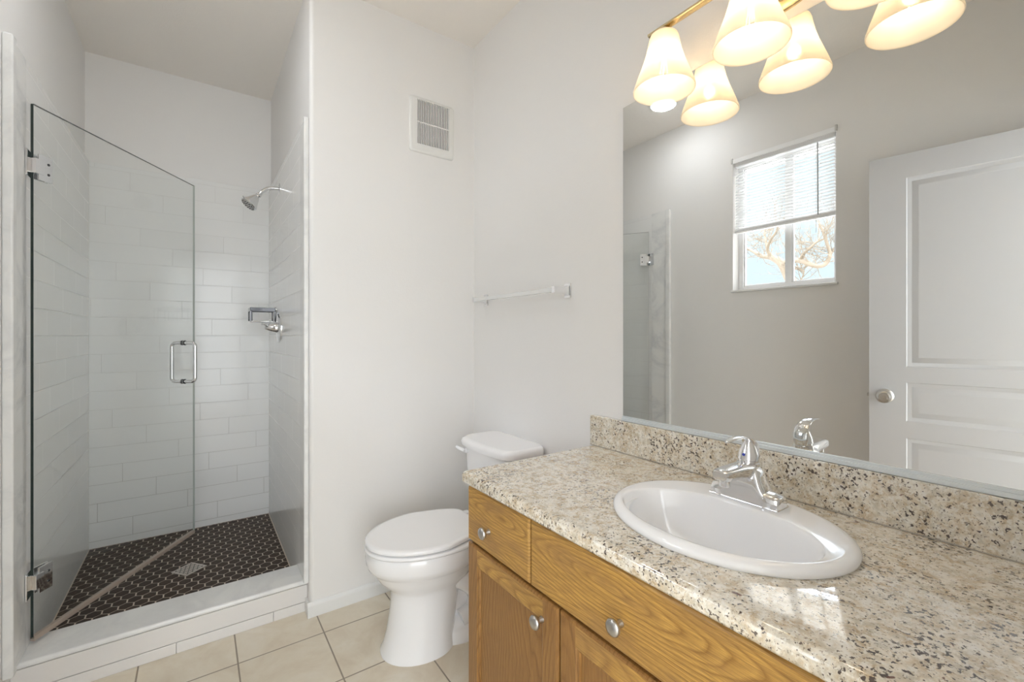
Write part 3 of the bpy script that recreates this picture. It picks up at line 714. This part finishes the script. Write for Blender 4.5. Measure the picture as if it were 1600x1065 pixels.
# ------------------------------------------------------------------ sink
sk = thing('sink', (SX, SY, ZK), 'white oval drop-in sink set in the granite countertop', 'sink')
def sr(cx, a_, b_, z, p=2.0): return ell(cx, SY, a_, b_, z, 96, p)
ss = MB().loft([sr(SX, .197, .240, ZK), sr(SX, .2005, .2435, ZK + .003), sr(SX, .201, .244, ZK + .009), sr(SX, .197, .240, ZK + .0155), sr(SX, .188, .232, ZK + .0195),
                sr(SX - .001, .180, .226, ZK + .0205), sr(SX - .022, .154, .215, ZK + .0192), sr(SX - .040, .1335, .2075, ZK + .0185), sr(SX - .041, .1315, .2055, ZK + .0172), sr(SX - .042, .130, .204, ZK + .013), sr(SX - .043, .1275, .201, ZK + .002),
                sr(SX - .042, .120, .190, ZK - .03), sr(SX - .038, .110, .175, ZK - .07), sr(SX - .032, .090, .145, ZK - .11), sr(SX - .022, .066, .10, ZK - .135), sr(SX - .02, .026, .03, ZK - .144),
                sr(SX - .02, .022, .022, ZK - .146), sr(SX - .02, .022, .022, ZK - .18), sr(SX - .02, .027, .027, ZK - .18), sr(SX - .02, .034, .038, ZK - .154), sr(SX - .022, .076, .11, ZK - .145), sr(SX - .026, .108, .155, ZK - .118),
                sr(SX - .028, .130, .185, ZK - .075), sr(SX - .029, .140, .200, ZK - .03), sr(SX - .02, .150, .208, ZK - .002), sr(SX, .178, .2, ZK - .0005)], False, False)
ss.build('basin', 'porcelain', sk, 50)
MB().lathe([(.024, 0), (.024, .002), (.017, .0035), (.016, -.001), (.003, -.001)], (SX - .02, SY, ZK - .1455), (0, 0, 1), 28).build('drain', 'chrome', sk)

# ------------------------------------------------------------------ faucet
FX, FY, FZ = 1.050, .534, ZK + .0195
fc = thing('faucet', (FX, FY, FZ), 'chrome single-lever faucet standing on the sink deck before the mirror', 'faucet')
def fring(y, hx, h, n=20, x0=0, p=3.5):
    out = []
    for j in range(n + 1):
        t = pi * j / n; c_, s_ = cos(t), sin(t)
        out.append((FX + x0 + hx * abs(c_) ** (2 / p) * (1 if c_ > 0 else -1), FY + y, FZ + h * abs(s_) ** (2 / p)))
    return out
prof = [(-.0795, .014, .020), (-.0785, .020, .0245), (-.075, .0245, .0275), (-.060, .0285, .031), (-.0475, .029, .0325), (-.0465, .028, .036), (-.041, .0275, .047), (-.036, .0275, .060), (-.031, .027, .072), (-.025, .0265, .080), (-.014, .026, .083), (0, .026, .085)]
rings = [fring(y, hx, h) for y, hx, h in prof] + [fring(-y, hx, h) for y, hx, h in prof[::-1][1:]]
fb = MB().loft(rings)
fb.box(FX - .029, FX + .028, FY - .080, FY + .080, FZ - .002, FZ + .005, .0035, 3)
# spout
def spr(x_, zb, zt, hy, n=20):
    zc, hz = (zb + zt) / 2, (zt - zb) / 2; return [(FX + x_, FY + hy * abs(cos(2 * pi * j / n)) ** .6 * (1 if cos(2 * pi * j / n) > 0 else -1), FZ + zc + hz * abs(sin(2 * pi * j / n)) ** .6 * (1 if sin(2 * pi * j / n) > 0 else -1)) for j in range(n)]
fb.loft([spr(.018, .012, .088, .024), spr(-.005, .030, .0885, .0245), spr(-.020, .045, .089, .0245), spr(-.040, .056, .0895, .0235), spr(-.070, .061, .0895, .022), spr(-.098, .062, .089, .0205), spr(-.112, .0635, .0875, .0195), spr(-.117, .067, .084, .016)])
fbo = fb.build('body', 'chrome', fc, 45)
MB().lathe([(.0115, 0), (.0115, .012), (.0095, .014)], (FX - .097, FY, FZ + .063), (0, 0, -1), 24).build('aerator', 'chrome', fc)
MB().lathe([(.025, .078), (.0245, .086), (.0215, .088), (.0215, .092), (.0235, .094), (.0215, .106), (.0175, .118), (.0135, .128), (.009, .137), (.003, .140)], (FX, FY, FZ), (.06, 0, 1), 32).build('cartridge_dome', 'chrome', fc)
lev = MB(); ring = []; LW = 1.22
for x_, z_, wy, th, an in ((.0225, .086, .013, .006, 84), (.0235, .100, .015, .006, 82), (.0215, .115, .0155, .0055, 68), (.015, .129, .0150, .005, 50), (.003, .140, .0135, .0042, 32), (-.014, .147, .0115, .0036, 14), (-.036, .1500, .0100, .0032, 2), (-.060, .1495, .0085, .0028, -6), (-.082, .1465, .0065, .0024, -12), (-.090, .1445, .003, .0014, -14)):
    nx, nz = sin(radians(an)), cos(radians(an)); rg = []
    for j in range(16):
        t = 2 * pi * j / 16; rg.append((FX + x_ + nx * th * sin(t), FY + wy * LW * cos(t), FZ + z_ + nz * th * sin(t)))
    ring.append(rg)
lo = lev.loft(ring).build('lever', 'chrome', fc, 60)
MB().lathe([(.0034, 0), (.0034, .0012), (.002, .0016)], (FX - .0150, FY + .0, FZ + .107), (-1, 0, .25), 16).build('temperature_dot', 'blue', fc)

# ------------------------------------------------------------------ mirror
ZM0, ZM1, YM1 = .924, 1.9927, 1.0365
mi = thing('wall_mirror', (XR, .5, ZM0), 'large frameless mirror standing on the backsplash channel below the lights', 'mirror')
g = MB(); xm = XR - .006
v8 = [(xm, YF + .001, ZM0), (xm, YM1, ZM0), (xm, YM1, ZM1), (xm, YF + .001, ZM1), (XR - .0005, YF + .001, ZM0), (XR - .0005, YM1, ZM0), (XR - .0005, YM1, ZM1), (XR - .0005, YF + .001, ZM1)]
g.add(v8, [(0, 1, 2, 3)], 0); g.add(v8, [(4, 5, 6, 7), (0, 1, 5, 4), (1, 2, 6, 5), (2, 3, 7, 6), (3, 0, 4, 7)], 1)
g.build('mirror_glass', ['mirror', 'mirror_edge'], mi, 0)
m_ = MB().box(XR - .013, XR - .0005, YF + .001, YM1 + .002, ZS + .0005, ZM0 - .0005, .001).box(XR - .0092, XR - .0063, YF + .001, YM1 + .002, ZM0 - .001, ZM0 + .006, .0008)
m_.build('bottom_channel', 'channel', mi)
MB().lathe([(.004, 0), (.004, .002), (.002, .004)], (XR - .013, .100, .923), (-1, 0, 0), 16).build('mirror_clip', 'seat', mi)

# ------------------------------------------------------------------ vanity light
LX = 1.087; LYS = (.788, .544, .300); ZBAR = 2.083
vl = thing('vanity_light', (XR, .544, 2.08), 'polished brass three-light bar above the mirror', 'light fixture')
MB().lathe([(.0, 0), (.001, 0)], (0, 0, 0)) if False else None
bp = MB(); rs = []
for ins, d_ in ((0, 0), (0, .006), (.004, .011), (.014, .016), (.028, .018)):
    rs.append([(XR - d_, .544 + (.112 - ins) * cos(t) * (abs(cos(t)) ** -.35 if abs(cos(t)) > .01 else 1), 2.082 + (.062 - ins) * sin(t)) for t in [2 * pi * j / 48 for j in range(48)]])
bp.loft(rs).build('backplate', 'brass', vl, 50)
def flatbar(pts, w_, t_):
    m_ = MB(); rings = []
    for i_, p_ in enumerate(pts):
        p_ = Vector(p_); d_ = (Vector(pts[min(i_ + 1, len(pts) - 1)]) - Vector(pts[max(i_ - 1, 0)])).normalized(); s_ = Vector((1, 0, 0)); n_ = d_.cross(s_).normalized()
        rings.append([p_ + s_ * a_ * w_ + n_ * b_ * t_ for a_, b_ in ((-1, -.6), (-.7, -1), (.7, -1), (1, -.6), (1, .6), (.7, 1), (-.7, 1), (-1, .6))])
    return m_.loft(rings)
pts = []
for k in range(41):
    y_ = .836 - (.836 - .252) * k / 40; u_ = abs(y_ - .544)
    pts.append((LX, y_, ZBAR + (.035 * (1 + cos(pi * (u_ - .0) / .075 - 0)) / 2 if u_ < .075 else 0) + .0))
flatbar(pts, .011, .0045).build('arm_bar', 'brass', vl, 40)
for y_ in (.505, .583): MB().tube([(XR - .014, y_, 2.10), (1.13, y_, 2.112), (LX, y_, 2.095)], .007, 12, sm=4).build('support_arm', 'brass', vl, 60)
R0, ZR = .085, 1.905
for y_ in LYS:
    MB().lathe([(.010, .0), (.014, -.002), (.021, -.006), (.026, -.014), (.027, -.024), (.018, -.045)], (LX, y_, ZBAR - .003), (0, 0, 1), 28).build('socket_cup', 'brass', vl)
    out = [(.024, .160), (.031, .1595), (.037, .155), (.0405, .146), (.0435, .130), (.049, .106), (.0572, .079), (.0680, .050), (.0775, .025), (.083, .009), (.0848, .003), (R0, .0)]
    inn = [(r_ - .0035, z_) for r_, z_ in out[:-1]][::-1]
    pr_ = out + [(R0 - .0012, -.0018), (R0 - .003, -.0005)] + [(r_, z_ + (0 if r_ > .04 else -.003)) for r_, z_ in inn]
    so = MB().lathe(pr_, (LX, y_, ZR), (0, 0, 1), 56, False, False).build('glass_shade', 'shade', vl, 70)
    so['label'] = 'frosted cream bell-shaped glass shade'
    b_ = MB().lathe([(.0125, .034), (.0135, .024), (.018, .012), (.026, -.006), (.0295, -.022), (.029, -.036), (.024, -.049), (.014, -.058), (.002, -.061)], (LX, y_, 2.000), (0, 0, 1), 32, False, True).build('light_bulb', 'bulb', vl, 60)
    MB().lathe([(.0125, .03), (.0125, .055)], (LX, y_, 2.0), (0, 0, 1), 20).build('bulb_base', 'brass', b_)
    m_ = MB()
    for q in range(4):
        c_, s_ = cos(pi / 4 + q * pi / 2), sin(pi / 4 + q * pi / 2)
        m_.tube([(LX + .004 * c_, y_ + .004 * s_, 1.995), (LX + .011 * c_, y_ + .011 * s_, 1.953)], .0016, 8)
    m_.build('filament', 'filament', b_)
    light('bulb_light', 'POINT', (LX, y_, 1.972), BULB_W, (1, .90, .80), shadow_soft_size=.018)

# ------------------------------------------------------------------ ceiling light
cl = thing('ceiling_light', (-.12, 1.835, H), 'round white flush ceiling light, its glow reflected at the top of the mirror', 'ceiling light')
MB().lathe([(.090, 0), (.090, -.006), (.078, -.010)], (-.12, 1.835, H), (0, 0, 1), 40, True, False).build('trim_ring', 'trim', cl)
MB().lathe([(.078, -.010), (.075, -.013), (.05, -.018), (.002, -.020)], (-.12, 1.835, H), (0, 0, 1), 40, True, True).build('lens', 'led', cl)

# ------------------------------------------------------------------ blind
bl = thing('window_blind', (XL - .02, (wy0 + wy1) / 2, wz1), 'half-raised white mini blind hanging in the small window', 'window blind')
ya, yb = wy0 + .006, wy1 - .006; xb = XL - .028
MB().box(xb - .016, xb + .016, ya, yb, wz1 - .026, wz1 - .0005, .002).build('headrail', 'vinyl', bl)
MB().box(XL - .001, XL + .006, wy0 - .004, wy1 + .004, wz1 - .006, wz1 + .022, .002).build('valance', 'vinyl', bl)
zlo, zhi = 1.912, wz1 - .034; n_ = 22; m_ = MB()
for k in range(n_):
    zc = zhi - (zhi - zlo) * k / (n_ - 1); t_ = radians(47 if k > 1 else 18); rg = []
    for yy in (ya, yb):
        r2 = []
        for j in range(7):
            s_ = (j / 6 - .5) * .0235; cr = .0018 * (1 - (2 * (j / 6 - .5)) ** 2)
            r2.append((xb + s_ * cos(t_) + cr * sin(t_), yy, zc - s_ * sin(t_) + cr * cos(t_)))
        rg.append(r2)
    m_.loft(rg, False, False, closed=False)
m_.build('slats', 'slat', bl, 60)
MB().box(xb - .012, xb + .012, ya, yb, 1.880, 1.893, .003).box(xb - .0125, xb + .0125, ya, yb, 1.894, 1.905, .001).build('bottom_rail', 'vinyl', bl)
for yy in (1.065, 1.46): MB().tube([(xb + .0135, yy, wz1 - .026), (xb + .0135, yy, 1.89)], .0009, 6).build('ladder_cord', 'vinyl', bl)
MB().tube([(xb + .018, 1.078, wz1 - .03), (xb + .020, 1.075, 1.90)], .0036, 8).build('tilt_wand', mat('clear_wand', (.45, .46, .47), .15), bl)
MB().tube([(xb + .019, 1.085, wz1 - .03), (xb + .021, 1.085, 1.80)], .0013, 8).build('lift_cord', 'vinyl', bl)
for yy in (wy0 - .003, wy1 + .003): MB().box(XL, XL + .010, yy - .006, yy + .006, wz1 - .004, wz1 + .030, .002).build('end_bracket', 'nickel', bl)

# ------------------------------------------------------------------ bare tree outside
tr = thing('bare_tree', (-6.4, 4.5, -.15), 'leafless tree with pale brown branches outside the window, seen in the mirror', 'tree')
s0, c0 = sin(YAW), cos(YAW); MX = XR - .006
def tp(u, v, X):
    t = (u - 800) / FPX; r0, r1, r2 = s0 + t * c0, c0 - t * s0, -(v - 523.57) / FPX
    k = (2 * MX - X) / r0; return Vector((X, r1 * k, 1.2075 + r2 * k))
tm = MB()
def branch(pts, r0_, r1_, sub=3):
    n_ = len(pts); tm.tube(pts, [r0_ + (r1_ - r0_) * i_ / (n_ - 1) for i_ in range(n_)], 8, sm=3)
def twig(p, d, L, r_, lev):
    q = [p]; d = d.normalized()
    for k in range(4):
        d = (d + Vector((random.uniform(-.35, .35), random.uniform(-.35, .35), random.uniform(-.2, .35)))).normalized(); q.append(q[-1] + d * L / 4)
    tm.tube(q, [r_ * (1 - .17 * k) for k in range(5)], 5)
    if lev:
        for k in range(3):
            e_ = (d + Vector((random.uniform(-.9, .9), random.uniform(-.9, .9), random.uniform(-.5, .9)))).normalized()
            twig(q[random.randint(1, 4)], e_, L * .62, r_ * .55, lev - 1)
tk0 = tp(1240, 452, -6.4)
trunk = [Vector((-6.4, tk0.y - .25, -.15)), Vector((-6.4, tk0.y - .12, 1.2)), tk0, tp(1232, 432, -6.4), tp(1222, 413, -6.4), tp(1214, 405, -6.45)]
branch(trunk, .12, .062)
limbs = [[tp(1222, 413, -6.4), tp(1206, 402, -6.5), tp(1190, 400, -6.6), tp(1176, 392, -6.7), tp(1164, 387, -6.8)],
         [tp(1206, 402, -6.5), tp(1199, 390, -6.4), tp(1204, 375, -6.3), tp(1214, 360, -6.2), tp(1216, 345, -6.2)],
         [tp(1199, 392, -6.4), tp(1196, 372, -6.5), tp(1194, 355, -6.6)],
         [tp(1222, 413, -6.4), tp(1236, 407, -6.2), tp(1250, 407, -6.0), tp(1264, 412, -5.9), tp(1278, 416, -5.9), tp(1290, 412, -6.0), tp(1297, 398, -6.0), tp(1292, 380, -6.0), tp(1286, 362, -6.0), tp(1280, 350, -6.0)],
         [tp(1250, 407, -6.0), tp(1256, 396, -5.9), tp(1266, 387, -5.8), tp(1276, 378, -5.8), tp(1290, 372, -5.8)],
         [tp(1236, 425, -6.3), tp(1246, 418, -6.2), tp(1256, 425, -6.2), tp(1250, 440, -6.3)],
         [tp(1297, 398, -6.0), tp(1303, 390, -6.1), tp(1312, 384, -6.2)]]
for i_, L_ in enumerate(limbs):
    r_ = (.06, .036, .026, .05, .032, .022, .025)[i_]; branch(L_, r_, r_ * .35)
    for k in range(15):
        t_ = random.uniform(.2, 1) * (len(L_) - 1); a_ = int(min(t_, len(L_) - 2)); p_ = L_[a_].lerp(L_[a_ + 1], t_ - a_)
        twig(p_, Vector((random.uniform(-.5, .5), random.uniform(-1, 1), random.uniform(-.35, 1.1))), random.uniform(.25, .6), .0070, 2)
tm.build('branches', 'bark', tr, 60)
